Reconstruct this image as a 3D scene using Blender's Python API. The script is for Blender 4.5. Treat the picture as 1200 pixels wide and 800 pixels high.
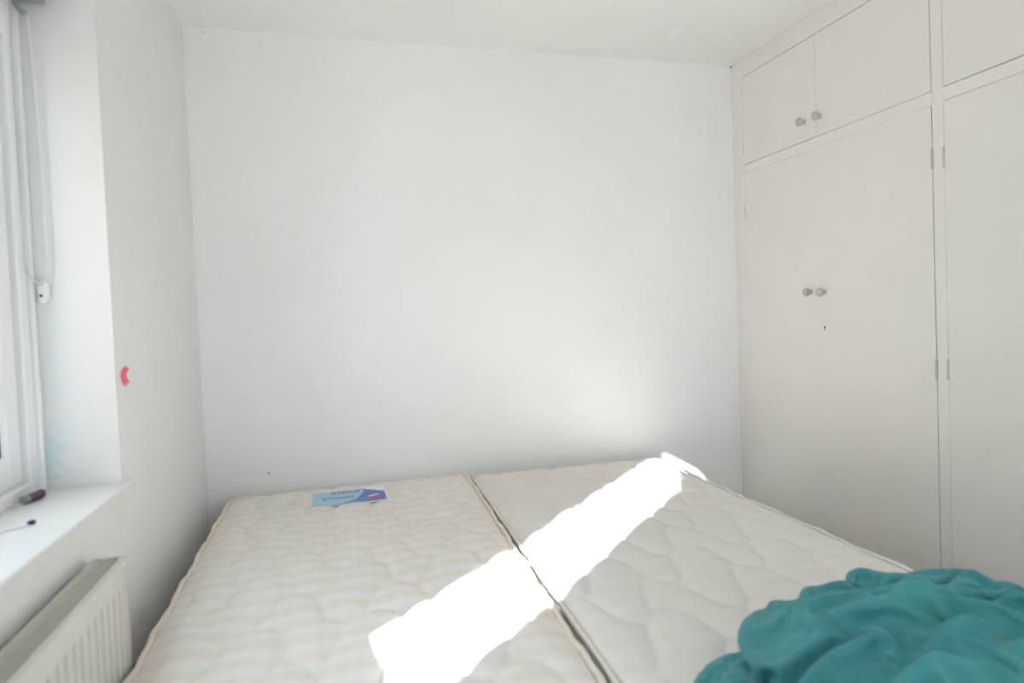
import bpy, bmesh, math, random
import numpy as np
from mathutils import Vector, Matrix, noise

for o in list(bpy.data.objects):
    bpy.data.objects.remove(o, do_unlink=True)
scene = bpy.context.scene
COL = scene.collection

# ------------------------------------------------------------------ camera
EYE = 1.23                                   # lens height above the floor
F_PX = 782.16
cam_data = bpy.data.cameras.new('camera')
cam = bpy.data.objects.new('camera', cam_data)
COL.objects.link(cam)
scene.camera = cam
cam_data.sensor_width = 36.0
cam_data.lens = F_PX / 1200.0 * 36.0
cam_data.clip_start = 0.05
R_ROWS = ((0.962662, -0.26771927, -0.04010315),      # right
          (-0.04653572, -0.01772293, -0.99875939),   # down
          (0.26667639, 0.96333395, -0.0295197))      # forward
m = Matrix.Identity(4)
for i in range(3):
    m[i][0] = R_ROWS[0][i]
    m[i][1] = -R_ROWS[1][i]
    m[i][2] = -R_ROWS[2][i]
m[2][3] = EYE
cam.matrix_world = m
cam_data.dof.use_dof = True
cam_data.dof.focus_distance = 2.5
cam_data.dof.aperture_fstop = 2.2

# ------------------------------------------------------------------ light
SKY_STRENGTH = 3.4
SUN_STRENGTH = 43.0
world = bpy.data.worlds.new('sky')
scene.world = world
world.use_nodes = True
wn = world.node_tree
wn.nodes['Background'].inputs['Color'].default_value = (0.80, 0.885, 1.0, 1)
wn.nodes['Background'].inputs['Strength'].default_value = SKY_STRENGTH

sun_data = bpy.data.lights.new('sun', 'SUN')
sun_data.energy = SUN_STRENGTH
sun_data.angle = math.radians(0.6)
sun_data.color = (1.0, 0.955, 0.94)
sun = bpy.data.objects.new('sun', sun_data)
COL.objects.link(sun)
sun.rotation_euler = Vector((1, 1, -0.56)).to_track_quat('-Z', 'Y').to_euler()
sun.location = (-6, -6, 6)

# portal: guides sampling of the sky through the window, gives no light itself
for loc, rot, sx, sy in (((-0.73, 0.93, 1.46), (0, math.radians(-90), 0), 1.10, 1.55),
                         ((1.50, -1.40, 1.15), (math.radians(90), 0, 0), 1.56, 1.95)):
    pd = bpy.data.lights.new('window_portal', 'AREA')
    pd.shape = 'RECTANGLE'
    pd.size = sx
    pd.size_y = sy
    pd.cycles.is_portal = True
    po = bpy.data.objects.new('window_portal', pd)
    COL.objects.link(po)
    po.location = loc
    po.rotation_euler = rot

vs = scene.view_settings
vs.view_transform = 'Standard'
vs.look = 'None'
vs.gamma = 1.0
vs.exposure = 0.52
vs.use_curve_mapping = False


scene.cycles.max_bounces = 16
scene.cycles.diffuse_bounces = 12

# ------------------------------------------------------------------ helpers
def link(o, parent=None):
    COL.objects.link(o)
    if parent is not None:
        o.parent = parent
    return o


def mesh_obj(name, verts, faces, mat, parent=None, smooth=False, origin=(0, 0, 0)):
    me = bpy.data.meshes.new(name)
    ox, oy, oz = origin
    me.from_pydata([(v[0] - ox, v[1] - oy, v[2] - oz) for v in verts], [], faces)
    me.update()
    if smooth:
        for p in me.polygons:
            p.use_smooth = True
    if mat:
        me.materials.append(mat)
    o = bpy.data.objects.new(name, me)
    if parent is None:
        o.location = origin
    return link(o, parent)


def bm_obj(name, bm, mat, parent=None, smooth=False, recalc=True):
    if recalc:
        bmesh.ops.recalc_face_normals(bm, faces=bm.faces)
    me = bpy.data.meshes.new(name)
    bm.to_mesh(me)
    bm.free()
    if smooth:
        for p in me.polygons:
            p.use_smooth = True
    if mat:
        me.materials.append(mat)
    return link(bpy.data.objects.new(name, me), parent)


def add_box(bm, x0, x1, y0, y1, z0, z1, bevel=0.0, seg=2):
    r = bmesh.ops.create_cube(bm, size=1.0)
    vs_ = r['verts']
    for v in vs_:
        v.co = Vector(((x0 + x1) / 2 + v.co.x * (x1 - x0), (y0 + y1) / 2 + v.co.y * (y1 - y0),
                       (z0 + z1) / 2 + v.co.z * (z1 - z0)))
    if bevel > 0:
        es = list({e for v in vs_ for e in v.link_edges})
        bmesh.ops.bevel(bm, geom=es, offset=bevel, segments=seg, profile=0.5, affect='EDGES')


def box(name, x0, x1, y0, y1, z0, z1, mat, parent=None, bevel=0.0, smooth=False):
    bm = bmesh.new()
    add_box(bm, x0, x1, y0, y1, z0, z1, bevel)
    return bm_obj(name, bm, mat, parent, smooth)


def add_tube(bm, pts, r, seg=8, closed=False):
    n = len(pts)
    pts = [Vector(p) for p in pts]
    rings = []
    prev = None
    for i in range(n):
        if closed:
            t = pts[(i + 1) % n] - pts[(i - 1) % n]
        else:
            t = pts[min(i + 1, n - 1)] - pts[max(i - 1, 0)]
        t.normalize()
        if prev is None:
            a = Vector((0, 0, 1)) if abs(t.z) < 0.9 else Vector((1, 0, 0))
            nrm = (a - t * a.dot(t)).normalized()
        else:
            nrm = (prev - t * prev.dot(t)).normalized()
        prev = nrm
        b = t.cross(nrm)
        rings.append([bm.verts.new(pts[i] + (nrm * math.cos(2 * math.pi * k / seg) + b * math.sin(2 * math.pi * k / seg)) * r)
                      for k in range(seg)])
    rng = n if closed else n - 1
    for i in range(rng):
        A, B = rings[i], rings[(i + 1) % n]
        for k in range(seg):
            bm.faces.new((A[k], A[(k + 1) % seg], B[(k + 1) % seg], B[k]))
    if not closed:
        bm.faces.new(rings[0][::-1])
        bm.faces.new(rings[-1])


def add_lathe(bm, prof, origin, axis, seg=24):
    """prof = [(radius, distance along axis)]"""
    axis = Vector(axis).normalized()
    a = Vector((0, 0, 1)) if abs(axis.z) < 0.9 else Vector((1, 0, 0))
    u = (a - axis * a.dot(axis)).normalized()
    w = axis.cross(u)
    rings = []
    for r, d in prof:
        c = Vector(origin) + axis * d
        if r < 1e-6:
            rings.append([bm.verts.new(c)])
        else:
            rings.append([bm.verts.new(c + (u * math.cos(2 * math.pi * k / seg) + w * math.sin(2 * math.pi * k / seg)) * r)
                          for k in range(seg)])
    for A, B in zip(rings, rings[1:]):
        for k in range(seg):
            k2 = (k + 1) % seg
            if len(A) == 1 and len(B) == 1:
                continue
            if len(A) == 1:
                bm.faces.new((A[0], B[k2], B[k]))
            elif len(B) == 1:
                bm.faces.new((A[k], A[k2], B[0]))
            else:
                bm.faces.new((A[k], A[k2], B[k2], B[k]))


def thing(name, label, cat, loc=(0, 0, 0), group=None):
    o = bpy.data.objects.new(name, None)
    o.empty_display_size = 0.1
    COL.objects.link(o)
    o.location = loc
    tag(o, label, cat, group)
    return o


def tag(o, label, cat, group=None):
    o['label'] = label
    o['category'] = cat
    if group:
        o['group'] = group
    return o


def struct(o):
    o['kind'] = 'structure'
    return o


def reparent(o, parent):
    """parent o (built in world coordinates) to an Empty that stands elsewhere"""
    o.parent = parent
    o.matrix_parent_inverse = Matrix.Translation(-Vector(parent.location))
    return o


# ------------------------------------------------------------------ materials
class NT:
    def __init__(self, name):
        self.mat = bpy.data.materials.new(name)
        self.mat.use_nodes = True
        self.t = self.mat.node_tree
        self.b = self.t.nodes['Principled BSDF']
        self._pos = None

    def n(self, typ, **kw):
        nd = self.t.nodes.new(typ)
        for k, v in kw.items():
            setattr(nd, k, v)
        return nd

    def l(self, a, b):
        self.t.links.new(a, b)

    def pos(self):
        if self._pos is None:
            self._pos = self.n('ShaderNodeNewGeometry').outputs['Position']
        return self._pos

    def noise(self, scale, detail=4, rough=0.6, vec=None):
        nd = self.n('ShaderNodeTexNoise')
        nd.inputs['Scale'].default_value = scale
        nd.inputs['Detail'].default_value = detail
        nd.inputs['Roughness'].default_value = rough
        self.l(vec if vec is not None else self.pos(), nd.inputs['Vector'])
        return nd.outputs['Fac']

    def ramp(self, fac, p0, p1, c0=(0, 0, 0, 1), c1=(1, 1, 1, 1)):
        nd = self.n('ShaderNodeValToRGB')
        e = nd.color_ramp.elements
        e[0].position, e[0].color = p0, c0
        e[1].position, e[1].color = p1, c1
        self.l(fac, nd.inputs['Fac'])
        return nd.outputs['Color']

    def mix(self, fac, a, b, blend='MIX'):
        nd = self.n('ShaderNodeMix', data_type='RGBA', blend_type=blend)
        for val, idx in ((fac, 0), (a, 6), (b, 7)):
            s = nd.inputs[idx]
            if hasattr(val, 'is_linked'):
                self.l(val, s)
            elif idx == 0:
                s.default_value = val
            else:
                s.default_value = (*val, 1) if len(val) == 3 else val
        return nd.outputs[2]

    def math(self, op, a, b=None, c=None):
        nd = self.n('ShaderNodeMath', operation=op)
        for i, v in enumerate((a, b, c)):
            if v is None:
                continue
            if hasattr(v, 'is_linked'):
                self.l(v, nd.inputs[i])
            else:
                nd.inputs[i].default_value = v
        return nd.outputs[0]

    def bump(self, h, strength, dist):
        nd = self.n('ShaderNodeBump')
        nd.inputs['Strength'].default_value = strength
        nd.inputs['Distance'].default_value = dist
        self.l(h, nd.inputs['Height'])
        self.l(nd.outputs['Normal'], self.b.inputs['Normal'])

    def col(self, c):
        if hasattr(c, 'is_linked'):
            self.l(c, self.b.inputs['Base Color'])
        else:
            self.b.inputs['Base Color'].default_value = (*c, 1)

    def rough(self, r, spec=0.4):
        self.b.inputs['Roughness'].default_value = r
        self.b.inputs['Specular IOR Level'].default_value = spec

    def blob(self, centre, radii):
        """1 inside an ellipsoid, falling to 0 outside"""
        s = self.n('ShaderNodeVectorMath', operation='SUBTRACT')
        self.l(self.pos(), s.inputs[0])
        s.inputs[1].default_value = centre
        d = self.n('ShaderNodeVectorMath', operation='DIVIDE')
        self.l(s.outputs[0], d.inputs[0])
        d.inputs[1].default_value = radii
        ln = self.n('ShaderNodeVectorMath', operation='LENGTH')
        self.l(d.outputs[0], ln.inputs[0])
        return ln.outputs['Value']


def simple(name, c, rough=0.5, spec=0.4, var=0.03, scale=12.0, bump=0.0, bscale=60, metal=0.0):
    t = NT(name)
    c2 = tuple(max(0, x * (1 - var * 2)) for x in c)
    t.col(t.mix(t.noise(scale), c2, tuple(min(1, x * (1 + var)) for x in c)))
    t.rough(rough, spec)
    t.b.inputs['Metallic'].default_value = metal
    if bump:
        t.bump(t.noise(bscale, 3), 0.3, bump)
    return t.mat


XL, XR, YB, ZC = -0.4738, 1.905, 2.80, 2.40


def wall_mat(name, base, marks=None):
    t = NT(name)
    c = t.mix(t.ramp(t.noise(1.7, 3), 0.35, 0.7), tuple(x * 0.965 for x in base), base)
    c = t.mix(t.ramp(t.noise(38, 5), 0.66, 0.74), c, tuple(x * 0.93 for x in base))
    if marks:
        c = marks(t, c)
    t.col(c)
    t.rough(0.62, 0.3)
    h = t.math('ADD', t.noise(9, 4), t.math('MULTIPLY', t.noise(160, 3), 0.25))
    t.bump(h, 0.25, 0.004)
    return t.mat


def left_marks(t, c):
    # pink crayon smudge: a crescent beside the reveal
    nz = t.math('MULTIPLY', t.math('SUBTRACT', t.noise(90, 3), 0.5), 0.55)
    d1 = t.math('ADD', t.blob((XL, 1.806, 1.137), (0.05, 0.046, 0.027)), nz)
    d2 = t.math('ADD', t.blob((XL, 1.862, 1.136), (0.05, 0.048, 0.017)), nz)
    m1 = t.ramp(d1, 0.75, 1.0, (1, 1, 1, 1), (0, 0, 0, 1))
    m2 = t.ramp(d2, 0.85, 1.1)
    c = t.mix(t.mix(1.0, m1, m2, 'MULTIPLY'), c, (0.80, 0.13, 0.19))
    d3 = t.math('ADD', t.blob((XL, 1.806, 1.108), (0.05, 0.012, 0.016)), nz)
    c = t.mix(t.mix(1.0, t.ramp(d3, 0.5, 1.1, (1, 1, 1, 1), (0, 0, 0, 1)), (0.25, 0.25, 0.25), 'MULTIPLY'), c, (0.80, 0.45, 0.48))
    # old turquoise paint showing through on the reveal above the sill
    d4 = t.math('ADD', t.blob((-0.612, 1.727, 0.975), (0.042, 0.05, 0.085)), t.math('MULTIPLY', t.math('SUBTRACT', t.noise(55, 5), 0.5), 2.6))
    c = t.mix(t.ramp(d4, 0.35, 0.75, (0.45, 0.45, 0.45, 1), (0, 0, 0, 1)), c, (0.45, 0.70, 0.69))
    d5 = t.math('ADD', t.blob((-0.60, 1.727, 1.20), (0.05, 0.05, 0.30)), t.math('MULTIPLY', t.math('SUBTRACT', t.noise(70, 5), 0.5), 5.0))
    c = t.mix(t.ramp(d5, 0.0, 0.35, (0.22, 0.22, 0.22, 1), (0, 0, 0, 1)), c, (0.60, 0.75, 0.78))
    # crack by the ceiling corner
    d6 = t.math('ADD', t.blob((XL, 2.775, 2.33), (0.05, 0.012, 0.07)), t.math('MULTIPLY', t.math('SUBTRACT', t.noise(60, 4), 0.5), 1.6))
    c = t.mix(t.ramp(d6, 0.5, 0.9, (0.45, 0.45, 0.45, 1), (0, 0, 0, 1)), c, (0.62, 0.72, 0.68))
    return c


def back_marks(t, c):
    d = t.blob((-0.247, YB, 0.668), (0.0075, 0.05, 0.008))
    c = t.mix(t.ramp(d, 0.5, 1.0, (0.6, 0.6, 0.6, 1), (0, 0, 0, 1)), c, (0.34, 0.30, 0.27))
    d = t.math('ADD', t.blob((-0.40, YB, 2.385), (0.011, 0.05, 0.004)), 0.0)
    c = t.mix(t.ramp(d, 0.5, 1.0, (0.5, 0.5, 0.5, 1), (0, 0, 0, 1)), c, (0.4, 0.4, 0.38))
    return c


def ceil_marks(t, c):
    d = t.math('ADD', t.blob((1.442, 2.483, ZC), (0.018, 0.06, 0.05)), t.math('MULTIPLY', t.math('SUBTRACT', t.noise(30, 4), 0.5), 1.2))
    return t.mix(t.ramp(d, 0.4, 1.0, (0.6, 0.6, 0.6, 1), (0, 0, 0, 1)), c, (0.95, 0.95, 0.94))


M = {}
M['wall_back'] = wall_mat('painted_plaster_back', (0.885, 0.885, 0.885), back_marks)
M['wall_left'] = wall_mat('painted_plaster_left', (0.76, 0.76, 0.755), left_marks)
M['wall'] = wall_mat('painted_plaster', (0.83, 0.835, 0.835))
M['wall_dim'] = wall_mat('beige_wall', (0.60, 0.57, 0.54))
M['ceiling'] = wall_mat('ceiling_paint', (0.87, 0.87, 0.87), ceil_marks)
M['gloss'] = simple('cream_gloss_paint', (0.83, 0.805, 0.775), 0.38, 0.4, 0.02, 6, 0.0015, 14)
M['door'] = simple('cream_door_paint', (0.82, 0.80, 0.765), 0.42, 0.4, 0.02, 4, 0.0015, 9)
M['dark'] = simple('dark_gap', (0.10, 0.09, 0.085), 0.8, 0.2)
M['hinge'] = simple('painted_hinge', (0.64, 0.62, 0.59), 0.45, 0.5, 0.15, 90, 0.001, 200)
M['knob'] = simple('grey_plastic_knob', (0.50, 0.50, 0.49), 0.25, 0.6, 0.04, 30)
M['upvc'] = simple('white_upvc', (0.83, 0.84, 0.85), 0.3, 0.45, 0.01, 5)
M['gasket'] = simple('rubber_gasket', (0.05, 0.05, 0.10), 0.6, 0.3)
M['sill'] = simple('white_gloss_sill', (0.70, 0.695, 0.68), 0.3, 0.45, 0.03, 16, 0.001, 40)
M['radiator'] = simple('cream_radiator_enamel', (0.66, 0.635, 0.58), 0.35, 0.45, 0.04, 20)
M['radiator_in'] = simple('dusty_radiator_inside', (0.50, 0.48, 0.44), 0.7, 0.2, 0.08, 30)
M['chain'] = simple('pale_plastic_chain', (0.74, 0.77, 0.77), 0.4, 0.4)
M['bracket'] = simple('grey_bracket', (0.30, 0.31, 0.34), 0.45, 0.4)
M['blind'] = simple('white_blind_fabric', (0.80, 0.81, 0.82), 0.8, 0.2, 0.02, 30)
M['carpet'] = simple('brown_carpet', (0.20, 0.17, 0.15), 0.95, 0.1, 0.1, 120, 0.004, 300)
M['ground'] = simple('concrete_paving', (0.40, 0.40, 0.38), 0.9, 0.2, 0.1, 3)
M['brick'] = simple('brown_brick', (0.42, 0.28, 0.20), 0.9, 0.2, 0.2, 9)
M['divan'] = simple('beige_divan_fabric', (0.62, 0.57, 0.49), 0.9, 0.2, 0.05, 80)

t = NT('window_glass')
t.t.nodes.remove(t.b)
lw = t.n('ShaderNodeLayerWeight')
lw.inputs['Blend'].default_value = 0.5
refl = t.math('ADD', t.math('MULTIPLY', t.math('POWER', lw.outputs['Facing'], 5.0), 0.9), 0.03)
tr = t.n('ShaderNodeBsdfTransparent')
tr.inputs['Color'].default_value = (0.96, 0.98, 0.97, 1)
gl = t.n('ShaderNodeBsdfGlossy')
gl.inputs['Roughness'].default_value = 0.02
mx = t.n('ShaderNodeMixShader')
t.l(refl, mx.inputs[0])
t.l(tr.outputs[0], mx.inputs[1])
t.l(gl.outputs[0], mx.inputs[2])
t.l(mx.outputs[0], t.t.nodes['Material Output'].inputs['Surface'])
M['glass'] = t.mat


def ticking(name, stripe, base, band):
    """woven mattress cover: bands across the bed plus a faint check"""
    t = NT(name)
    sp = t.n('ShaderNodeSeparateXYZ')
    t.l(t.pos(), sp.inputs[0])
    wob = t.math('MULTIPLY', t.math('SUBTRACT', t.noise(3.0, 2), 0.5), 0.09)
    y = t.math('ADD', sp.outputs['Y'], wob)
    x = t.math('ADD', sp.outputs['X'], wob)
    s1 = t.math('SINE', t.math('MULTIPLY', y, 2 * math.pi / 0.075))
    s2 = t.math('SINE', t.math('MULTIPLY', y, 2 * math.pi / 0.0188))
    s3 = t.math('SINE', t.math('MULTIPLY', x, 2 * math.pi / 0.033))
    s4 = t.math('SINE', t.math('MULTIPLY', x, 2 * math.pi / 0.11))
    v = t.math('ADD', t.math('MULTIPLY', s1, 0.34), t.math('MULTIPLY', s2, 0.10))
    v = t.math('ADD', v, t.math('ADD', t.math('MULTIPLY', s3, 0.10), t.math('MULTIPLY', s4, 0.08)))
    v = t.math('ADD', t.math('MULTIPLY', v, stripe), 0.5)
    v = t.math('ADD', v, t.math('MULTIPLY', t.math('SUBTRACT', t.noise(2.2, 2), 0.5), 0.5))
    t.col(t.mix(t.ramp(v, 0.1, 0.9), band, base))
    t.rough(1.0, 0.0)
    w = t.math('MULTIPLY', t.noise(420, 2), 1.0)
    t.bump(w, 0.25, 0.0015)
    return t.mat


M['tick_a'] = ticking('striped_ticking', 0.8, (0.83, 0.815, 0.80), (0.775, 0.73, 0.665))
M['tick_b'] = ticking('plain_ticking', 0.35, (0.80, 0.785, 0.765), (0.755, 0.725, 0.68))
M['pipe_a'] = simple('cream_piping', (0.80, 0.74, 0.64), 0.8, 0.2, 0.06, 60)
M['pipe_b'] = simple('off_white_piping', (0.78, 0.75, 0.69), 0.8, 0.2, 0.05, 60)
M['border'] = simple('mattress_border_fabric', (0.76, 0.75, 0.74), 0.85, 0.2, 0.04, 50)
M['lab_white'] = simple('label_white', (0.86, 0.88, 0.90), 0.4, 0.4, 0.01)
M['lab_light'] = simple('label_light_blue', (0.33, 0.60, 0.78), 0.35, 0.4, 0.02)
M['lab_dark'] = simple('label_dark_blue', (0.075, 0.16, 0.50), 0.35, 0.4, 0.02)
M['lab_navy'] = simple('label_navy_print', (0.05, 0.08, 0.18), 0.4, 0.4, 0.02)
M['lab_teal'] = simple('label_teal_print', (0.12, 0.26, 0.38), 0.4, 0.4, 0.02)
M['lab_red'] = simple('label_red_print', (0.55, 0.08, 0.22), 0.4, 0.4, 0.02)
M['lab_pink'] = simple('label_pale_pink_print', (0.75, 0.66, 0.74), 0.4, 0.4, 0.02)

t = NT('teal_cotton')
n1 = t.noise(7, 4)
n2 = t.noise(45, 4)
hue = t.mix(t.ramp(t.noise(5.5, 3), 0.42, 0.62), (0.085, 0.33, 0.325), (0.062, 0.26, 0.33))
c = t.mix(t.ramp(n2, 0.3, 0.75), hue, (0.12, 0.40, 0.395))
t.col(t.mix(0.55, c, t.mix(t.ramp(n1, 0.35, 0.68), (0.055, 0.25, 0.27), hue)))
t.rough(0.95, 0.05)
t.b.inputs['Sheen Weight'].default_value = 0.15
t.b.inputs['Sheen Roughness'].default_value = 0.5
ridge = t.math('ABSOLUTE', t.math('SUBTRACT', t.noise(30, 2, 0.5), 0.5))
hgt = t.math('ADD', t.math('MULTIPLY', ridge, 2.2), t.math('ADD', t.math('MULTIPLY', t.noise(85, 4), 0.6), t.math('MULTIPLY', t.noise(600, 2), 0.2)))
t.bump(hgt, 0.55, 0.007)
M['teal'] = t.mat

# ------------------------------------------------------------------ room shell
WY0, WY1, WZ0, WZ1 = 0.13, 1.727, 0.862, 2.03      # window opening
YF = -1.3                                           # wall behind the camera
XWR = 2.46                                          # wall behind the wardrobe
struct(box('floor', -0.8, XWR + 0.15, YF - 0.15, YB + 0.15, -0.12, 0.0, M['carpet']))
struct(box('ceiling', -0.8, XWR + 0.15, YF - 0.15, YB + 0.15, ZC, ZC + 0.12, M['ceiling']))
struct(box('wall_back', -0.775, XWR + 0.15, YB, YB + 0.15, 0, ZC, M['wall_back']))
# wall behind the camera, with a wide window added for fill light
VX0, VX1, VZ0, VZ1 = 0.70, 2.30, 0.15, 2.15
bm = bmesh.new()
add_box(bm, -0.775, VX0, YF - 0.15, YF, 0, ZC)
add_box(bm, VX1, XWR + 0.15, YF - 0.15, YF, 0, ZC)
add_box(bm, VX0, VX1, YF - 0.15, YF, 0, VZ0)
add_box(bm, VX0, VX1, YF - 0.15, YF, VZ1, ZC)
struct(bm_obj('wall_front', bm, M['wall_dim']))
# unseen wall added outside to keep direct sun off that window
struct(box('added_sun_screen', -0.02, 0.20, -3.9, YF - 0.151, -2.8, 3.4, M['brick']))
struct(box('wall_right', XWR, XWR + 0.15, YF, YB, 0, ZC, M['wall']))
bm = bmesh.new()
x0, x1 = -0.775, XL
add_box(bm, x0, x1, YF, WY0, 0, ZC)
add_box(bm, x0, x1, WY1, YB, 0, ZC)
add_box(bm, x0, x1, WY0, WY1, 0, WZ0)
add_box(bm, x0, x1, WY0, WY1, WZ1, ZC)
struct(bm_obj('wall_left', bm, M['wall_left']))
bm = bmesh.new()
add_box(bm, XL, XL + 0.014, YF, YB, 0, 0.09, 0.003)
struct(bm_obj('baseboard_left', bm, M['gloss']))
bm = bmesh.new()
add_box(bm, XL + 0.014, XR, YB - 0.014, YB, 0, 0.09, 0.003)
struct(bm_obj('baseboard_back', bm, M['gloss']))
struct(box('ground', -40, 30, -30, 40, -2.9, -2.8, M['ground']))
# unseen pier added outside to block the sun from the farther pane
struct(box('added_sun_blocker', -2.42, -2.0, -0.60, 0.42, -2.8, 3.0, M['brick']))

# unseen sloping slab, added to clip the upper corner of the sunbeam
bm = bmesh.new()
v = []
for x in (-2.05, -2.0):
    v.append([bm.verts.new(p) for p in ((x, -2.4, 1.35), (x, -0.601, 2.789), (x, -0.601, 3.20), (x, -2.4, 1.77))])
bm.faces.new(v[0]); bm.faces.new(v[1][::-1])
for k in range(4):
    bm.faces.new((v[0][k], v[0][(k + 1) % 4], v[1][(k + 1) % 4], v[1][k]))
struct(bm_obj('added_beam_clip', bm, M['gloss']))

# window sill: board with a rounded nose and a short horn past the reveal
bm = bmesh.new()
prof = []
zt, zb = 0.896, 0.862
nose = -0.450
prof.append((-0.632, zb))
prof.append((nose - 0.004, zb))
prof.append((nose, zb + 0.004))
for k in range(7):
    a = math.radians(k * 15)
    prof.append((nose - 0.005 + 0.005 * math.cos(a), zt - 0.005 + 0.005 * math.sin(a)))
prof.append((-0.632, zt))
rows = []
for y in (WY0 + 0.0005, WY1 - 0.0005):
    rows.append([bm.verts.new((p[0], y, p[1])) for p in prof])
n = len(prof)
for k in range(n):
    bm.faces.new((rows[0][k], rows[0][(k + 1) % n], rows[1][(k + 1) % n], rows[1][k]))
bm.faces.new(rows[0])
bm.faces.new(rows[1][::-1])
add_box(bm, XL + 0.0005, nose, WY1 - 0.001, WY1 + 0.026, zb, zt, 0.004)
add_box(bm, XL + 0.0005, nose, WY0 - 0.026, WY0 + 0.001, zb, zt, 0.006)
sill = struct(bm_obj('trim_1', bm, M['sill']))

# ------------------------------------------------------------------ window
FX0, FX1 = -0.70, -0.632
win = bpy.data.objects.new('window_1', None)
COL.objects.link(win)
win.location = (FX1, (WY0 + WY1) / 2, zt)
struct(win)


def frame_rect(name, x0, x1, y0, y1, z0, z1, w, mat, parent, bevel=0.004):
    bm = bmesh.new()
    add_box(bm, x0, x1, y0, y0 + w, z0, z1, bevel)
    add_box(bm, x0, x1, y1 - w, y1, z0, z1, bevel)
    add_box(bm, x0, x1, y0 + w - 0.001, y1 - w + 0.001, z0, z0 + w, bevel)
    add_box(bm, x0, x1, y0 + w - 0.001, y1 - w + 0.001, z1 - w, z1, bevel)
    o = bm_obj(name, bm, mat)
    return reparent(o, parent)


gy0, gy1, gy2, gy3 = 0.26, 0.66, 0.85, 1.589
gz0, gz1 = 0.957, 1.792
frame_rect('frame', FX0, FX1, WY0, WY1, zt - 0.03, WZ1, 0.058, M['upvc'], win, 0.005)
reparent(box('mullion', FX0, FX1, 0.73, 0.78, zt, WZ1 - 0.05, M['upvc'], None, 0.005), win)
for (a, b) in ((gy0, gy1), (gy2, gy3)):
    s = frame_rect('sash', FX0 - 0.002, FX1 - 0.012, a - 0.076, b + 0.076, gz0 - 0.034, gz1 + 0.090, 0.070, M['upvc'], win, 0.008)
    bm = bmesh.new()
    # inner glazing bead, bevelled
    w = 0.022
    for (ya, yb, za, zb_) in ((a - 0.012, a + 0.0, gz0 - 0.012, gz1 + 0.012), (b, b + 0.012, gz0 - 0.012, gz1 + 0.012),
                              (a, b, gz0 - 0.012, gz0), (a, b, gz1, gz1 + 0.012)):
        add_box(bm, -0.668, FX1 - 0.017, ya, yb, za, zb_, 0.003)
    reparent(bm_obj('glazing_bead', bm, M['upvc']), win)
    bm = bmesh.new()
    g = 0.004
    for (ya, yb, za, zb_) in ((a, a + g, gz0, gz1), (b - g, b, gz0, gz1), (a + g, b - g, gz0, gz0 + g), (a + g, b - g, gz1 - g, gz1)):
        add_box(bm, -0.664, -0.652, ya, yb, za, zb_)
    reparent(bm_obj('gasket', bm, M['gasket']), win)
    reparent(box('pane', -0.668, -0.664, a - 0.010, b + 0.010, gz0 - 0.010, gz1 + 0.010, M['glass']), win)
reparent(box('head_rail', FX0, FX1, WY0 + 0.05, WY1 - 0.05, gz1 + 0.086, WZ1 - 0.05, M['upvc'], None, 0.005), win)
# cover strip in the angle between frame and reveal
bm = bmesh.new()
add_box(bm, FX1 - 0.002, FX1 + 0.010, WY1 - 0.018, WY1 - 0.0005, zt, WZ1, 0.004)
reparent(bm_obj('cover_strip', bm, M['upvc']), win)

fill_win = bpy.data.objects.new('added_fill_window', None)  # unseen window, added so soft sky light comes from behind
COL.objects.link(fill_win)
fill_win.location = ((VX0 + VX1) / 2, YF, VZ0)
struct(fill_win)
vm = (VX0 + VX1) / 2
for nm, xa, xb, za, zb_ in (('frame_side', VX0, VX0 + 0.06, VZ0, VZ1), ('frame_side', VX1 - 0.06, VX1, VZ0, VZ1), ('mullion', vm - 0.04, vm + 0.04, VZ0 + 0.06, VZ1 - 0.06),
                            ('frame_rail', VX0 + 0.06, VX1 - 0.06, VZ0, VZ0 + 0.06), ('frame_rail', VX0 + 0.06, VX1 - 0.06, VZ1 - 0.06, VZ1)):
    reparent(box(nm, xa, xb, YF - 0.12, YF - 0.06, za, zb_, M['upvc'], None, 0.004), fill_win)
for xa, xb in ((VX0 + 0.055, vm - 0.035), (vm + 0.035, VX1 - 0.055)):
    reparent(box('pane', xa, xb, YF - 0.094, YF - 0.09, VZ0 + 0.055, VZ1 - 0.055, M['glass']), fill_win)

# ------------------------------------------------------------------ roller blind with chain
rb = thing('roller_blind', 'rolled-up white roller blind with a looped chain at the top of the window', 'blind', (-0.595, WY1 - 0.02, 1.99))
bm = bmesh.new()
add_lathe(bm, [(0.0, 0.0), (0.021, 0.0), (0.021, 1.50), (0.0, 1.50)], (-0.585, WY1 - 0.045, 1.992), (0, -1, 0), 24)
reparent(bm_obj('roll', bm, M['blind'], None, False), rb)
bm = bmesh.new()
# side plate and its slanted drop
add_box(bm, -0.618, -0.560, WY1 - 0.034, WY1 - 0.028, 1.966, WZ1 - 0.0005, 0.002)
add_tube(bm, [(-0.617, WY1 - 0.032, 1.985), (-0.616, WY1 - 0.034, 1.962), (-0.607, WY1 - 0.036, 1.948), (-0.597, WY1 - 0.036, 1.940)], 0.0065, 8)
reparent(bm_obj('bracket', bm, M['bracket']), rb)
bm = bmesh.new()
cy = WY1 - 0.020
pts = []
for k in range(26):
    z = 1.95 - k * (1.95 - 1.40) / 25
    f = k / 25
    pts.append((-0.627 - 0.003 * math.sin(f * 3.1) + 0.0 * f, cy - 0.008, z))
for k in range(1, 13):
    a = math.pi * k / 13
    pts.append((-0.609 - 0.018 * math.cos(a), cy - 0.008 + 0.012 * math.sin(a), 1.40 - 0.044 * math.sin(a)))
for k in range(26):
    z = 1.40 + k * (1.95 - 1.40) / 25
    f = k / 25
    pts.append((-0.591 + 0.004 * math.sin(f * 3.1) - 0.010 * f, cy, z))
add_tube(bm, pts, 0.0016, 6)
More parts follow.
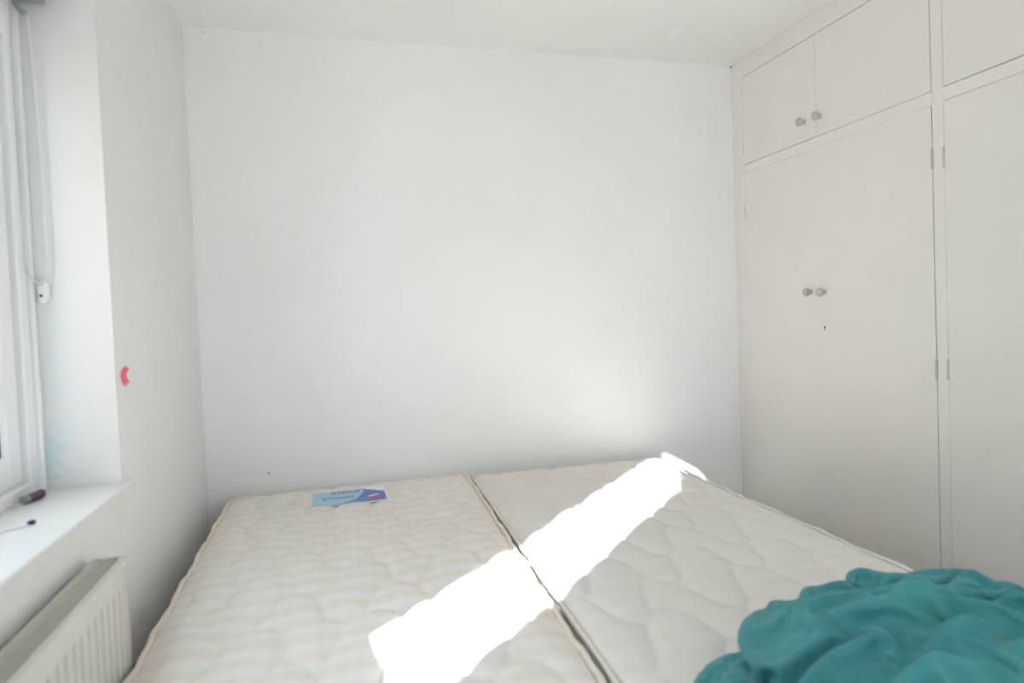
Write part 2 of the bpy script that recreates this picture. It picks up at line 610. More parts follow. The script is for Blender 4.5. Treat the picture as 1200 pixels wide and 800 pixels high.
for i in range(0, len(pts) - 1):
    a, b = Vector(pts[i]), Vector(pts[i + 1])
    for q in range(3):
        c_ = a.lerp(b, q / 3)
        bmesh.ops.create_icosphere(bm, subdivisions=1, radius=0.0025, matrix=Matrix.Translation(c_))
reparent(bm_obj('chain', bm, M['chain'], None, True), rb)

ct = thing('chain_cleat', 'small white plastic chain cleat screwed to the window reveal', 'cleat', (-0.607, WY1, 1.335))
bm = bmesh.new()
add_box(bm, -0.616, -0.600, WY1 - 0.012, WY1 - 0.0003, 1.314, 1.352, 0.004)
add_box(bm, -0.601, -0.594, WY1 - 0.022, WY1 - 0.0003, 1.322, 1.358, 0.003)
reparent(bm_obj('clip_body', bm, M['upvc']), ct)
bm = bmesh.new()
add_lathe(bm, [(0.0, 0.0022), (0.003, 0.0015), (0.0034, 0.0)], (-0.609, WY1 - 0.012, 1.330), (0, -1, 0), 12)
reparent(bm_obj('screw', bm, M['dark']), ct)

# ------------------------------------------------------------------ small things on the sill
t_ = thing('small_tube', 'small dark purple tube lying in the far corner of the window sill', 'tube', (-0.604, 1.605, zt))
d = Vector((0.012, 0.07, 0)).normalized()
p0 = Vector((-0.612, 1.572, zt + 0.0092))
M['purple'] = simple('dark_purple_plastic', (0.055, 0.018, 0.045), 0.3, 0.5)
M['steel'] = simple('dull_steel', (0.32, 0.31, 0.31), 0.35, 0.5, 0.05, 40, metal=0.7)
bm = bmesh.new()
add_lathe(bm, [(0, 0.016), (0.0085, 0.016), (0.009, 0.019), (0.009, 0.062), (0.0075, 0.066), (0, 0.066)], p0, d, 16)
reparent(bm_obj('body', bm, M['purple'], None, False), t_)
bm = bmesh.new()
add_lathe(bm, [(0, 0.0), (0.006, 0.0), (0.0082, 0.003), (0.0082, 0.0158), (0, 0.0158)], p0, d, 16)
reparent(bm_obj('cap', bm, M['steel'], None, False), t_)

pa, pb = Vector((-0.534, 1.400, zt + 0.0042)), Vector((-0.566, 1.350, zt + 0.0042))
pb = pa + (pb - pa).normalized() * 0.066
t_ = thing('thin_lead', 'thin pale lead with two dark blue ends lying on the window sill', 'cable', (-0.55, 1.375, zt))
bm = bmesh.new()
mid = [(pa.lerp(pb, k / 8) + Vector((0.003 * math.sin(k * 0.8), -0.002 * math.sin(k * 0.8), -0.0026))) for k in range(9)]
add_tube(bm, mid, 0.0012, 6)
reparent(bm_obj('lead', bm, M['chain']), t_)
M['navy'] = simple('dark_blue_plastic', (0.015, 0.02, 0.09), 0.35, 0.5)
dr = (pb - pa).normalized()
for p_, s_ in ((pa, -1), (pb, 1)):
    bm = bmesh.new()
    add_lathe(bm, [(0, -0.006), (0.0032, -0.006), (0.0042, -0.003), (0.0042, 0.004), (0.003, 0.0065), (0, 0.0065)], p_, dr * s_, 12)
    reparent(bm_obj('end_piece', bm, M['navy'], None, True), t_)

# ------------------------------------------------------------------ radiator
RY1, RY0 = 1.472, 0.30
RXB, RXF = -0.460, -0.400
RZ1, RZ0 = 0.797, 0.27
rad = thing('radiator', 'cream panel radiator with vertical ridges under the window sill', 'radiator', (-0.43, (RY0 + RY1) / 2, 0.0))
# ridged front panel
bm = bmesh.new()
pitch = 0.0333
nR = int((RY1 - RY0 - 0.03) / pitch)
ystart = RY1 - 0.016
prof = [(RY1 - 0.002, RXF - 0.004)]
for k in range(nR):
    y = ystart - 0.012 - k * pitch
    prof += [(y, RXF), (y - 0.0045, RXF - 0.012), (y - 0.0145, RXF - 0.012), (y - 0.0190, RXF)]
prof.append((RY0 + 0.002, RXF - 0.004))
zlev = [(RZ0 + 0.004, 0.0, -0.006), (RZ0 + 0.018, 0.0, 0), (RZ0 + 0.030, 0.0, 0), (RZ0 + 0.052, 1.0, 0),
        (RZ1 - 0.060, 1.0, 0), (RZ1 - 0.038, 0.0, 0), (RZ1 - 0.012, 0.0, 0), (RZ1 - 0.003, 0.0, -0.004), (RZ1, 0.0, -0.012)]
rows = []
for z, f, dx in zlev:
    rows.append([bm.verts.new((RXF + (x - RXF) * (f if 0 < i < len(prof) - 1 else 1) + dx, y, z)) for i, (y, x) in enumerate(prof)])
for A, B in zip(rows, rows[1:]):
    for k in range(len(prof) - 1):
        bm.faces.new((A[k], A[k + 1], B[k + 1], B[k]))
o = bm_obj('front_panel', bm, M['radiator'], None, False)
sol = o.modifiers.new('thickness', 'SOLIDIFY')
sol.thickness = 0.0015
sol.offset = 0
reparent(o, rad)
# back plate, end cover, core and top grille
reparent(box('back_panel', RXB, RXB + 0.006, RY0, RY1 - 0.002, RZ0 + 0.01, RZ1 + 0.003, M['radiator'], None, 0.002), rad)
reparent(box('end_cover', RXB + 0.004, RXF - 0.003, RY1 - 0.0035, RY1, RZ0 + 0.008, RZ1 + 0.002, M['radiator'], None, 0.0015), rad)
reparent(box('end_cover', RXB + 0.004, RXF - 0.003, RY0, RY0 + 0.0035, RZ0 + 0.008, RZ1 + 0.002, M['radiator'], None, 0.0015), rad)
reparent(box('core', RXB + 0.012, RXF - 0.014, RY0 + 0.01, RY1 - 0.01, RZ0 + 0.03, RZ1 - 0.03, M['radiator_in']), rad)
bm = bmesh.new()
y = RY0 + 0.006
while y < RY1 - 0.008:
    add_box(bm, RXB + 0.008, RXF - 0.013, y, y + 0.0052, RZ1 - 0.008, RZ1 - 0.004)
    y += 0.0098
add_box(bm, RXF - 0.016, RXF - 0.010, RY0 + 0.004, RY1 - 0.004, RZ1 - 0.009, RZ1 - 0.003)
add_box(bm, RXB + 0.006, RXB + 0.011, RY0 + 0.004, RY1 - 0.004, RZ1 - 0.009, RZ1 - 0.003)
reparent(bm_obj('top_grille', bm, M['radiator']), rad)
bm = bmesh.new()
for yy in (RY1 - 0.012, ):
    add_tube(bm, [(-0.420, yy - 0.02, RZ0 + 0.03), (-0.420, yy - 0.02, 0.001)], 0.0075, 10)
    add_lathe(bm, [(0.0, 0), (0.014, 0), (0.014, 0.05), (0.0, 0.05)], (-0.420, yy - 0.02, RZ0 - 0.09), (0, 0, 1), 14)
reparent(bm_obj('valve_pipe', bm, M['radiator']), rad)
for yy in (RY0 + 0.15, RY1 - 0.15):
    bm = bmesh.new()
    add_tube(bm, [(RXB + 0.002, yy, RZ1 - 0.10), (XL + 0.001, yy, RZ1 - 0.10)], 0.012, 8)
    reparent(bm_obj('wall_bracket', bm, M['radiator']), rad)

# ------------------------------------------------------------------ fitted wardrobe
WX = XR
wd = thing('fitted_wardrobe', 'off-white fitted wardrobe with flush doors filling the right wall', 'wardrobe', (2.18, 1.6, 0))
WYE = 0.55                                   # near end of the carcass
carc = bmesh.new()
add_box(carc, WX + 0.022, XWR - 0.001, WYE + 0.002, YB - 0.002, 0.08, ZC - 0.002)
reparent(bm_obj('carcass', carc, M['dark']), wd)
reparent(box('plinth', WX + 0.010, XWR - 0.002, WYE + 0.002, YB - 0.016, 0.0, 0.0795, M['gloss']), wd)
TH = 0.021                                   # face frame thickness
# openings (y0, y1) and rail heights
U_Z0, U_Z1 = 1.913, 2.316
L_Z0, L_Z1 = 0.115, 1.871
units = [(1.7185, 2.7155), (0.60, 1.6765)]


def slab(name, y0, y1, z0, z1, x=WX, th=TH, mat=None, bevel=0.0015):
    return reparent(box(name, x, x + th, y0, y1, z0, z1, mat or M['gloss'], None, bevel), wd)


slab('stile', 2.7155, YB - 0.0005, 0.08, ZC - 0.0005)
slab('stile', 1.6765, 1.7185, 0.08, ZC - 0.0005)
slab('stile', WYE, 0.60, 0.08, ZC - 0.0005)
for (a, b) in units:
    slab('rail', a, b, U_Z1, ZC - 0.0005, bevel=0.001)
    slab('rail', a, b, L_Z1, U_Z0, bevel=0.001)
    slab('rail', a, b, 0.08, L_Z0, bevel=0.001)
# side panel toward the viewer
reparent(box('end_panel', WX + TH, XWR - 0.002, WYE - 0.0, WYE + 0.0018, 0.08, ZC - 0.001, M['gloss']), wd)


def door(y0, y1, z0, z1, gaps, proud=0.0, bevel=0.0018):
    """gaps: far, near, bottom, top"""
    gf, gn, gb, gt = gaps
    return slab('door', y0 + gn, y1 - gf, z0 + gb, z1 - gt, WX - 0.001 - proud, 0.019, M['door'], bevel)


def knob(d, y, z, x=WX - 0.001):
    bm = bmesh.new()
    add_lathe(bm, [(0.0095, 0.0), (0.0085, 0.004), (0.0075, 0.010), (0.0105, 0.015), (0.0155, 0.019), (0.0172, 0.024),
                   (0.0165, 0.029), (0.013, 0.0325), (0.006, 0.0345), (0.0, 0.035)], (x, y, z), (-1, 0, 0), 24)
    o = bm_obj('knob', bm, M['knob'], None, True)
    o.parent = d
    return o


def hinge(d, y, z, h=0.065, x=WX - 0.001, mat=None):
    bm = bmesh.new()
    n = 5
    for k in range(n):
        add_lathe(bm, [(0, 0.0), (0.0042, 0.0006), (0.0042, h / n - 0.0012), (0, h / n - 0.0006)], (x - 0.002, y, z - h / 2 + k * h / n), (0, 0, 1), 10)
    add_lathe(bm, [(0, -0.003), (0.003, -0.002), (0.003, h + 0.002), (0, h + 0.003)], (x - 0.002, y, z - h / 2), (0, 0, 1), 10)
    o = bm_obj('hinge', bm, mat or M['hinge'], None, False)
    o.parent = d
    return o


# far unit, upper pair
SP = 2.238
d = door(SP, 2.7155, U_Z0, U_Z1, (0.0012, 0.0006, 0.0026, 0.0028))
knob(d, 2.304, 1.990)
hinge(d, 2.7153, 2.245, 0.05, mat=M['gloss'])
hinge(d, 2.7153, 1.985, 0.05, mat=M['gloss'])
d = door(1.7185, SP, U_Z0, U_Z1, (0.0006, 0.0028, 0.0014, 0.0036), 0.0007)
knob(d, 2.213, 1.986)
hinge(d, 1.7187, 2.24, 0.05, mat=M['gloss'])
hinge(d, 1.7187, 1.96, 0.05, mat=M['gloss'])
# far unit, lower pair: meeting edges painted almost shut
SP2 = 2.252
d = door(SP2, 2.7155, L_Z0, L_Z1, (0.0012, 0.00003, 0.003, 0.0010), 0.0, 0.0003)
knob(d, 2.291, 1.302)
hinge(d, 2.7153, 1.690, 0.055, mat=M['gloss'])
hinge(d, 2.7153, 1.030, 0.055, mat=M['gloss'])
d = door(1.7185, SP2, L_Z0, L_Z1, (0.00003, 0.0024, 0.003, 0.0008), 0.0, 0.0003)
knob(d, 2.214, 1.298)
hinge(d, 1.7187, 1.700, 0.062)
hinge(d, 1.7187, 1.019, 0.062)
bm = bmesh.new()
add_lathe(bm, [(0, 0.0), (0.0046, 0.0)], (WX - 0.0016, 2.219, 1.159), (-1, 0, 0), 14)
add_box(bm, WX - 0.0017, WX - 0.0012, 2.2168, 2.2212, 1.147, 1.158)
o = bm_obj('keyhole', bm, M['dark'])
o.parent = d
# near unit
SP3 = 1.14
d = door(SP3, 1.6765, U_Z0, U_Z1, (0.0022, 0.0010, 0.0026, 0.002))
hinge(d, 1.6763, 1.945, 0.05, mat=M['gloss'])
knob(d, 1.20, 1.99)
d = door(0.60, SP3, U_Z0, U_Z1, (0.0010, 0.002, 0.002, 0.002))
knob(d, 1.08, 1.99)
d = door(SP3, 1.6765, L_Z0, L_Z1, (0.0020, 0.0003, 0.003, 0.0014), 0.0012)
hinge(d, 1.6763, 1.694, 0.062)
hinge(d, 1.6763, 1.022, 0.062)
knob(d, 1.18, 1.30)
d = door(0.60, SP3, L_Z0, L_Z1, (0.0003, 0.002, 0.003, 0.0014))
knob(d, 1.10, 1.30)
# chipped filler in the top corner
bm = bmesh.new()
add_box(bm, WX - 0.004, WX + 0.004, YB - 0.012, YB - 0.001, ZC - 0.009, ZC - 0.004, 0.001)
reparent(bm_obj('corner_chip', bm, M['dark']), wd)

# ------------------------------------------------------------------ mattresses
QA = np.array((0.120, -0.168))
QB = np.array((-0.120, -0.168))
A_UNIT = np.array([(-.102, .183), (-.062, .186), (-.032, .150), (-.025, .080), (-.022, .030), (0, .004), (.027, -.022), (.041, -.078),
                   (.054, -.143), (.071, -.176), (.101, -.186)])
B_UNIT = np.array([(.087, .189), (.056, .142), (.030, .066), (.015, .018), (-.016, -.018), (-.036, -.070), (-.052, -.130), (-.070, -.172), (-.089, -.190)])


def catmull(P, k=4):
    P = np.vstack([2 * P[0] - P[1], P, 2 * P[-1] - P[-2]])
    out = []
    for i in range(1, len(P) - 2):
        for j in range(k):
            s = j / k
            out.append(0.5 * ((2 * P[i]) + (-P[i - 1] + P[i + 1]) * s + (2 * P[i - 1] - 5 * P[i] + 4 * P[i + 1] - P[i + 2]) * s * s
                              + (-P[i - 1] + 3 * P[i] - 3 * P[i + 1] + P[i + 2]) * s ** 3))
    out.append(P[-2])
    return np.array(out)


A_C, B_C = catmull(A_UNIT), catmull(B_UNIT)


def quilt_tile():
    """distance to the stitched lines over one repeat of the quilting, 0.24 x 0.336 m"""
    nx, ny = 96, 134
    X, Y = np.meshgrid((np.arange(nx) + .5) / nx * 0.240, (np.arange(ny) + .5) / ny * 0.336, indexing='ij')
    P = np.stack([X.ravel(), Y.ravel()], 1)
    D = np.full(len(P), 9.0)
    for i in range(-4, 5):
        for j in range(-4, 5):
            c = i * QA + j * QB
            if not (-0.35 < c[0] < 0.6 and -0.5 < c[1] < 0.85):
                continue
            L = (A_C if (i + j) % 2 == 0 else B_C) + c
            for a, b in zip(L, L[1:]):
                ab = b - a
                s = np.clip(((P - a) @ ab) / (ab @ ab), 0, 1)
                D = np.minimum(D, np.hypot(*(P - a - s[:, None] * ab).T))
    return D.reshape(nx, ny)


TILE = quilt_tile()


def quilt_dist(x, y):
    fx = ((x / 0.240) % 1.0) * 96 - .5
    fy = ((y / 0.336) % 1.0) * 134 - .5
    i0, j0 = np.floor(fx).astype(int), np.floor(fy).astype(int)
    a, b = fx - i0, fy - j0
    g = lambda i, j: TILE[i % 96, j % 134]
    return g(i0, j0) * (1 - a) * (1 - b) + g(i0 + 1, j0) * a * (1 - b) + g(i0, j0 + 1) * (1 - a) * b + g(i0 + 1, j0 + 1) * a * b


def make_mattress(label, corners, top_z, phase, mats, puff, rc=0.075, thick=0.215, pipe_r=0.0058):
    """corners: far-left, far-right, near-right, near-left (x, y)"""
    tick, pipe = mats
    fl, frr, nr, nl = [np.array(c, float) for c in corners]
    W = 0.5 * (np.linalg.norm(frr - fl) + np.linalg.norm(nr - nl))
    L = 0.5 * (np.linalg.norm(nl - fl) + np.linalg.norm(nr - frr))
    cen = (fl + frr + nr + nl) / 4
    root = thing('mattress', label, 'mattress', (cen[0], cen[1], top_z - thick))

    def to_world(u, v):
        s, t = u / W, v / L
        P = ((1 - s)[:, None] * ((1 - t)[:, None] * fl + t[:, None] * nl) + s[:, None] * ((1 - t)[:, None] * frr + t[:, None] * nr))
        return P

    step = 0.0075
    nx, ny = int(W / step) + 1, int(L / step) + 1
    U, V = np.meshgrid(np.linspace(0, W, nx), np.linspace(0, L, ny), indexing='ij')
    u, v = U.ravel().copy(), V.ravel().copy()

    def round_corner(u, v):
        s = np.where(u < rc, (rc - u) / rc, np.where(u > W - rc, (u - W + rc) / rc, 0))
        t = np.where(v < rc, (rc - v) / rc, np.where(v > L - rc, (v - L + rc) / rc, 0))
        s2, t2 = s * np.sqrt(1 - t * t / 2), t * np.sqrt(1 - s * s / 2)
        un = np.where(u < rc, rc - s2 * rc, np.where(u > W - rc, W - rc + s2 * rc, u))
        vn = np.where(v < rc, rc - t2 * rc, np.where(v > L - rc, L - rc + t2 * rc, v))
        # distance to the rounded outline
        e = np.minimum(np.minimum(u, W - u), np.minimum(v, L - v))
        return un, vn, e

    un, vn, e = round_corner(u, v)
    P = to_world(un, vn)

    def height(px, py, e):
        d = quilt_dist(px - phase[0], py - phase[1])
        q = puff * (1 - np.exp(-d / 0.019)) * np.clip((e - 0.012) / 0.05, 0, 1) ** 0.7
        low = 0.004 * np.sin(px * 5.1 + phase[0] * 9) * np.cos(py * 4.3 + 1.0) + 0.0025 * np.sin(px * 13 + py * 9)
        edge = -0.011 * np.exp(-e / 0.014) - 0.004 * np.exp(-e / 0.05)
        return q + low * np.clip(e / 0.15, 0, 1) + edge

    Z = top_z + height(P[:, 0], P[:, 1], e)
    verts = np.column_stack([P, Z])
    idx = np.arange(nx * ny).reshape(nx, ny)
    faces = np.stack([idx[:-1, :-1], idx[:-1, 1:], idx[1:, 1:], idx[1:, :-1]], -1).reshape(-1, 4)
    o = mesh_obj('quilted_top', verts.tolist(), faces[:, ::-1].tolist(), tick, None, True)
    reparent(o, root)
    # outline loop, anticlockwise
    loop = list(idx[:, 0]) + list(idx[-1, 1:]) + list(idx[-2::-1, -1]) + list(idx[0, -2:0:-1])
    ring = verts[loop][::2]
    nrm = np.roll(ring, -1, 0)[:, :2] - np.roll(ring, 1, 0)[:, :2]
    nrm /= np.linalg.norm(nrm, axis=1)[:, None]
    out = np.stack([nrm[:, 1], -nrm[:, 0]], 1)
    if ((ring[:, :2] - cen) * out).sum() < 0:
        out = -out
    # boxed side border
    bz = top_z - thick
    lev = [(0, -0.004), (0.06, 0.000), (0.25, 0.003), (0.5, 0.004), (0.75, 0.003), (0.94, 0.000), (1, -0.004)]
    sv, sf = [], []
    nR_ = len(ring)
    for f, b in lev:
        for k in range(nR_):
            z = ring[k, 2] * (1 - f) + (bz + 0.006) * f
            sv.append((ring[k, 0] + out[k, 0] * b, ring[k, 1] + out[k, 1] * b, z))
    for a in range(len(lev) - 1):
        for k in range(nR_):
            k2 = (k + 1) % nR_
            sf.append((a * nR_ + k, a * nR_ + k2, (a + 1) * nR_ + k2, (a + 1) * nR_ + k))
    sf.append(tuple((len(lev) - 1) * nR_ + k for k in range(nR_)))
    reparent(mesh_obj('side_border', sv, sf, M['border'], None, True), root)
    # piping round both edges
    for zz, nm in ((None, 'piping'), (bz + 0.008, 'piping')):
        bm = bmesh.new()
        pts = []
        rnd = random.Random(5)
        for k in range(nR_):
            w = 0.0016 * math.sin(k * 0.35) + 0.0010 * math.sin(k * 0.93 + 1)
            z = (ring[k, 2] + 0.006 + w) if zz is None else zz
            pts.append((ring[k, 0] + out[k, 0] * (0.0 + w), ring[k, 1] + out[k, 1] * (0.0 + w), z))
        add_tube(bm, pts, pipe_r, 8, True)
        reparent(bm_obj(nm, bm, pipe, None, True), root)

    def surf(px, py):
        return top_z + float(height(np.array([px]), np.array([py]), np.array([0.2]))[0])
    return root, surf


TOPZ = 0.598
matA, surfA = make_mattress('striped cream mattress with the blue label beside the radiator',
                            [(-0.386, 2.755), (0.546, 2.775), (0.424, 0.86), (-0.386, 0.86)], TOPZ, (-.083, 1.655), (M['tick_a'], M['pipe_a']), 0.0120, pipe_r=0.0068)
matB, surfB = make_mattress('plain off-white quilted mattress nearest the wardrobe with sunlight across it',
                            [(0.5590, 2.732), (1.402, 2.712), (1.315, 0.82), (0.449, 0.82)], TOPZ - 0.002, (.748, 1.434), (M['tick_b'], M['pipe_b']), 0.0105, 0.045)

# divan base below
dv = thing('bed_base', 'fabric divan base below the two mattresses', 'bed base', (0.47, 1.8, 0))
DZ = TOPZ - 0.002 - 0.215
reparent(box('body', -0.375, 1.335, 0.90, 2.69, 0.065, DZ - 0.0005, M['divan'], None, 0.012), dv)
for x in (-0.32, 0.48, 1.28):
    for y in (0.98, 2.60):
        bm = bmesh.new()
        add_lathe(bm, [(0, 0), (0.02, 0), (0.024, 0.03), (0.018, 0.066), (0, 0.066)], (x, y, 0), (0, 0, 1), 14)
        reparent(bm_obj('castor', bm, M['dark'], None, False), dv)

# ------------------------------------------------------------------ sewn label on the striped mattress
LX0, LX1, LY0, LY1 = -0.086, 0.186, 2.425, 2.655


def sub(o, part, root):
    o.parent = part                      # parts are built in world coordinates
    return o


LZ = max(surfA(x, y) for x in np.linspace(LX0, LX1, 24) for y in np.linspace(LY0, LY1, 24))


def label_z(x, y):
    s = np.mean([surfA(x + a, y + b) for a in (-.03, 0, .03) for b in (-.03, 0, .03)])
    return max(s + 0.004, surfA(x, y) + 0.0012)


NLX, NLY = 40, 32
gz = np.array([[label_z(x, y) for y in np.linspace(LY0, LY1, NLY)] for x in np.linspace(LX0, LX1, NLX)])
for _ in range(12):                       # stiff patch: bridges the stitched grooves
    p = np.pad(gz, 1, mode='edge')
    gz = np.maximum(gz, (p[:-2, 1:-1] + p[2:, 1:-1] + p[1:-1, :-2] + p[1:-1, 2:]) / 4)


def lz(x, y):
    fx = min(max((x - LX0) / (LX1 - LX0), 0), 1) * (NLX - 1)
    fy = min(max((y - LY0) / (LY1 - LY0), 0), 1) * (NLY - 1)
    i, j = min(int(fx), NLX - 2), min(int(fy), NLY - 2)
    a, b = fx - i, fy - j
    return gz[i, j] * (1 - a) * (1 - b) + gz[i + 1, j] * a * (1 - b) + gz[i, j + 1] * (1 - a) * b + gz[i + 1, j + 1] * a * b


def label_shape(name, lower, upper, s0, s1, mat, lift, n=44, mrows=10):
    """area between two curves t=lower(s) and t=upper(s) of the label, s,t in 0..1"""
    vs_, fs = [], []
    for i in range(n + 1):
        s = s0 + (s1 - s0) * i / n
        a, b = lower(s), upper(s)
        b = max(a, b)
        for j in range(mrows + 1):
            t = a + (b - a) * j / mrows
            x, y = LX0 + s * (LX1 - LX0), LY0 + t * (LY1 - LY0)
            vs_.append((x, y, lz(x, y) + lift))
    for i in range(n):
        for j in range(mrows):
            a = i * (mrows + 1) + j
            fs.append((a, a + mrows + 1, a + mrows + 2, a + 1))
    return mesh_obj(name, vs_, fs, mat, None, True)


lab = reparent(label_shape('label', lambda s: 0.0, lambda s: 1.0, 0, 1, M['lab_white'], 0.0), matA)
sol = lab.modifiers.new('thickness', 'SOLIDIFY')
sol.thickness = 0.001
lab['label'] = 'white label printed in light and dark blue'


def sweep(s):                                # border between light and dark blue
    return float(np.interp(s, (0, .30, .42, .50, .57, .64, .70, .72), (.08, .085, .10, .17, .29, .45, .62, .84)))


def light_top(s):
    return float(np.interp(s, (0, .62, .68, .71, .72), (.93, .93, .92, .88, .84)))


def dark_top(s):
    return float(np.interp(s, (0, .69, .74, .82, .90, 1), (.95, .95, .83, .71, .63, .57)))


sub(label_shape('blue_print', lambda s: 0.045, lambda s: dark_top(s) if s > 0.69 else max(sweep(s), 0.06), 0.02, 0.985, M['lab_dark'], 0.0005), lab, matA)
sub(label_shape('light_blue_print', lambda s: sweep(s), lambda s: light_top(s), 0.025, 0.72, M['lab_light'], 0.0008), lab, matA)


def label_text(name, body, s, t, size, squash, mat, shear=0.0, lift=0.0012):
    cu = bpy.data.curves.new(name, 'FONT')
    cu.body = body
    cu.size = size
    cu.shear = shear
    cu.offset = 0.0009
    tmp = bpy.data.objects.new(name, cu)
    COL.objects.link(tmp)
    dg = bpy.context.evaluated_depsgraph_get()
    me = bpy.data.meshes.new_from_object(tmp.evaluated_get(dg))
    bpy.data.objects.remove(tmp, do_unlink=True)
    x0, y0 = LX0 + s * (LX1 - LX0), LY0 + t * (LY1 - LY0)
    for v_ in me.vertices:
        x, y = x0 + v_.co.x, y0 + v_.co.y * squash
        v_.co = (x, y, lz(x, y) + lift)
    me.materials.clear()
    me.materials.append(mat)
    o = bpy.data.objects.new(name, me)
    COL.objects.link(o)
    return sub(o, lab, matA)


label_text('lettering', 'n', 0.265, 0.72, 0.040, 1.3, M['lab_navy'])
label_text('lettering', 'esto', 0.345, 0.72, 0.037, 1.3, M['lab_red'])
label_text('lettering', 'n', 0.590, 0.72, 0.040, 1.3, M['lab_navy'])
label_text('lettering', 'E', 0.155, 0.36, 0.034, 2.0, M['lab_teal'])
label_text('lettering', 'Pocosul', 0.235, 0.42, 0.0285, 1.8, M['lab_teal'])
# little oval badge on the dark part
bm = bmesh.new()
cx, cy_ = LX0 + 0.83 * (LX1 - LX0), LY0 + 0.28 * (LY1 - LY0)
pts = [(cx + 0.024 * math.cos(a * math.pi / 12), cy_ + 0.024 * math.sin(a * math.pi / 12)) for a in range(24)]
bm.faces.new([bm.verts.new((x, y, lz(x, y) + 0.0014)) for x, y in pts])
sub(bm_obj('red_badge', bm, M['lab_red']), lab, matA)
bm = bmesh.new()
pts = [(cx - 0.022, cy_ + 0.010), (cx - 0.008, cy_ + 0.004), (cx + 0.022, cy_ + 0.016), (cx + 0.014, cy_ + 0.028), (cx - 0.014, cy_ + 0.026)]
bm.faces.new([bm.verts.new((x, y, lz(x, y) + 0.0020)) for x, y in pts])
sub(bm_obj('pale_badge', bm, M['lab_pink']), lab, matA)

#CLOTH_START
# ------------------------------------------------------------------ crumpled teal bedding
# A slack sheet settled over a soft mound with a small position-based cloth solver.
cloth_n = 104
mound_left, mound_right, mound_depth, mound_height = 0.385, 0.315, 0.40, 0.115
GRIDS = {}


def value_noise(x, y, seed):
    if seed not in GRIDS:
        GRIDS[seed] = np.random.default_rng(seed).uniform(-1, 1, (64, 64))
    G = GRIDS[seed]
    i, j = np.floor(x).astype(int), np.floor(y).astype(int)
    a, b = x - i, y - j
    a, b = a * a * (3 - 2 * a), b * b * (3 - 2 * b)
    i, j = i % 64, j % 64
    i1, j1 = (i + 1) % 64, (j + 1) % 64
    return (G[i, j] * (1 - a) + G[i1, j] * a) * (1 - b) + (G[i, j1] * (1 - a) + G[i1, j1] * a) * b


def mound(x, y, seed):
    dx = np.where(x < 0, x / mound_left, x / mound_right)
    dy = y / mound_depth
    h = mound_height * np.clip(1 - dx * dx - dy * dy, 0, 1) ** 0.45
    return h * (1 + .25 * value_noise(x * 7 + 20, y * 7 + 20, seed) + .22 * value_noise(x * 13 + 20, y * 13 + 20, seed + 1)
                + .16 * (1 - 2 * np.abs(value_noise((x + y * .5) * 17 + 20, (y - x * .5) * 9 + 20, seed + 2))))


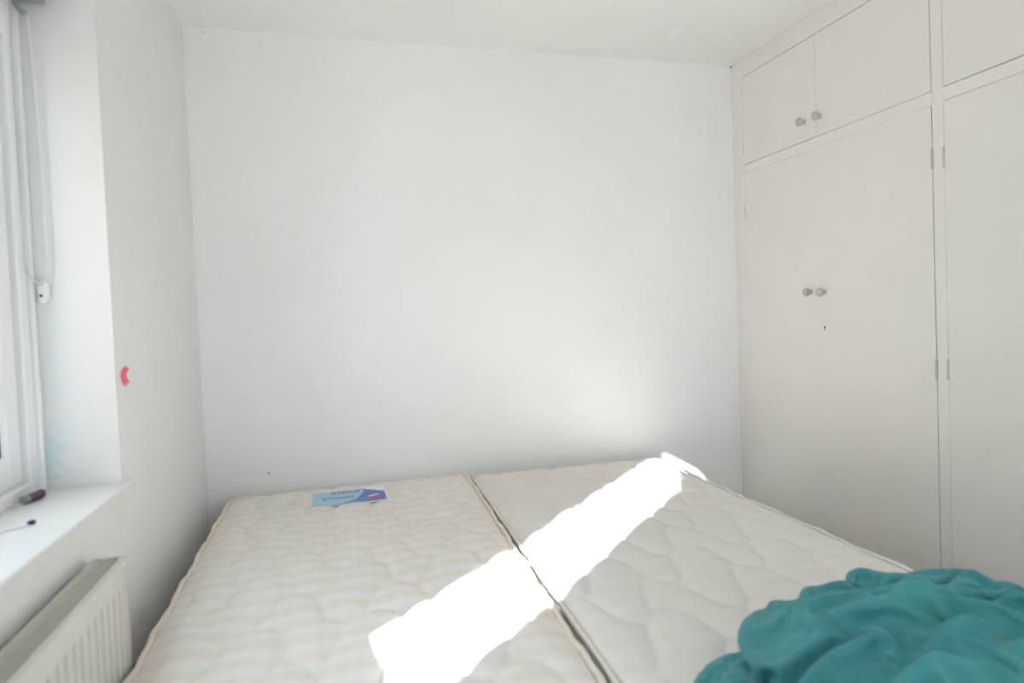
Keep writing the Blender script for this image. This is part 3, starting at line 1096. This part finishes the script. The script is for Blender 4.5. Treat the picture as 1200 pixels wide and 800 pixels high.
def settle_cloth(seed=1, slack=0.25, var=0.22, bend=0.12, steps=62, inner=13):
    N = cloth_n
    q = np.linspace(-1, 1, N)
    U, V = np.meshgrid(q, q, indexing='ij')
    DX, DY = U * np.sqrt(1 - V * V / 2), V * np.sqrt(1 - U * U / 2)
    X, Y = np.where(DX < 0, DX * mound_left, DX * mound_right), DY * mound_depth
    P0 = np.stack([X, Y, mound(X, Y, seed) + .004], -1)
    P = P0.copy()
    rim = DX ** 2 + DY ** 2
    fade = np.clip((1 - rim) * 6, 0, 1)
    s1 = np.maximum(1 + (slack + var * value_noise(X * 6 + 9, Y * 6 + 9, seed + 5)) * (.6 + .4 * fade), .98)
    s2 = np.maximum(1 + (slack + var * value_noise(X * 6 + 30, Y * 6 + 30, seed + 6)) * (.6 + .4 * fade), .98)
    links = []
    count = np.zeros((N, N, 1))
    for di, dj, k in ((1, 0, 1), (0, 1, 1), (1, 1, .5), (1, -1, .5), (2, 0, bend), (0, 2, bend), (3, 0, bend / 2), (0, 3, bend / 2)):
        ia, ib = slice(0, N - di), slice(di, N)
        ja, jb = (slice(0, N - dj), slice(dj, N)) if dj >= 0 else (slice(-dj, N), slice(0, N + dj))
        w = abs(di) / (abs(di) + abs(dj))
        sc_ = np.sqrt(w * ((s1[ia, ja] + s1[ib, jb]) / 2) ** 2 + (1 - w) * ((s2[ia, ja] + s2[ib, jb]) / 2) ** 2)
        links.append((ia, ib, ja, jb, np.linalg.norm(P0[ib, jb] - P0[ia, ja], axis=-1) * sc_, k))
        count[ia, ja] += k
        count[ib, jb] += k
    P[..., 2] += .02 * fade * (1 + value_noise(X * 22 + 5, Y * 22 + 5, seed + 11))
    P += .0015 * np.random.default_rng(seed).normal(size=P.shape) * fade[..., None]
    pin = (rim > .97)[..., None]
    vel = np.zeros_like(P)
    for it in range(steps):
        vel *= .93
        vel[..., 2] -= .0002
        Q = P + vel
        for s in range(inner):
            acc = np.zeros_like(P)
            for ia, ib, ja, jb, rest, k in links:
                d = Q[ib, jb] - Q[ia, ja]
                ln = np.sqrt((d * d).sum(-1)) + 1e-9
                c_ = (.5 * k * (ln - rest) / ln)[..., None] * d
                acc[ia, ja] += c_
                acc[ib, jb] -= c_
            Q = Q + 1.5 * acc / count
            Q[..., 2] = np.maximum(Q[..., 2], mound(Q[..., 0], Q[..., 1], seed) + .004)
            Q = np.where(pin, P0, Q)
        nv = Q - P
        nv[Q[..., 2] < mound(Q[..., 0], Q[..., 1], seed) + .006] *= .3
        P, vel = Q, np.clip(nv, -.01, .01)
    return P


CP = settle_cloth()
gi = np.arange(cloth_n * cloth_n).reshape(cloth_n, cloth_n)
CF = np.stack([gi[:-1, :-1], gi[1:, :-1], gi[1:, 1:], gi[:-1, 1:]], -1).reshape(-1, 4).tolist()
cl = thing('bedding_bundle', 'crumpled teal cotton bedding heaped on the mattress near the wardrobe', 'bedding', (1.02, 0.80, TOPZ))


def cloth_lump(name, cx, cy, cz, rot, sx, sy, sz, P=CP, F=CF):
    p = P.reshape(-1, 3) * np.array((sx, sy, sz))
    c, s = math.cos(rot), math.sin(rot)
    v = np.column_stack([cx + c * p[:, 0] - s * p[:, 1], cy + s * p[:, 0] + c * p[:, 1], cz + p[:, 2]])
    o = mesh_obj(name, v.tolist(), F, M['teal'], None, True)
    sd = o.modifiers.new('smooth', 'SUBSURF')
    sd.levels = sd.render_levels = 1
    return reparent(o, cl)


cloth_lump('heaped_cloth', 1.035, 0.81, TOPZ + 0.0112, 0.95, 0.98, 0.98, 0.92)
SM = CP.copy()
for _ in range(14):
    SM[1:-1, 1:-1] = (SM[:-2, 1:-1] + SM[2:, 1:-1] + SM[1:-1, :-2] + SM[1:-1, 2:]) / 4
SM = SM[::3, ::3]
SM[..., 2] -= SM[..., 2].min()
g2 = np.arange(SM.shape[0] * SM.shape[1]).reshape(SM.shape[:2])
F2 = np.stack([g2[:-1, :-1], g2[1:, :-1], g2[1:, 1:], g2[:-1, 1:]], -1).reshape(-1, 4).tolist()
cloth_lump('trailing_corner', 0.625, 0.955, TOPZ + 0.0105, 2.2, 0.20, 0.27, 0.26, SM, F2)
#CLOTH_END
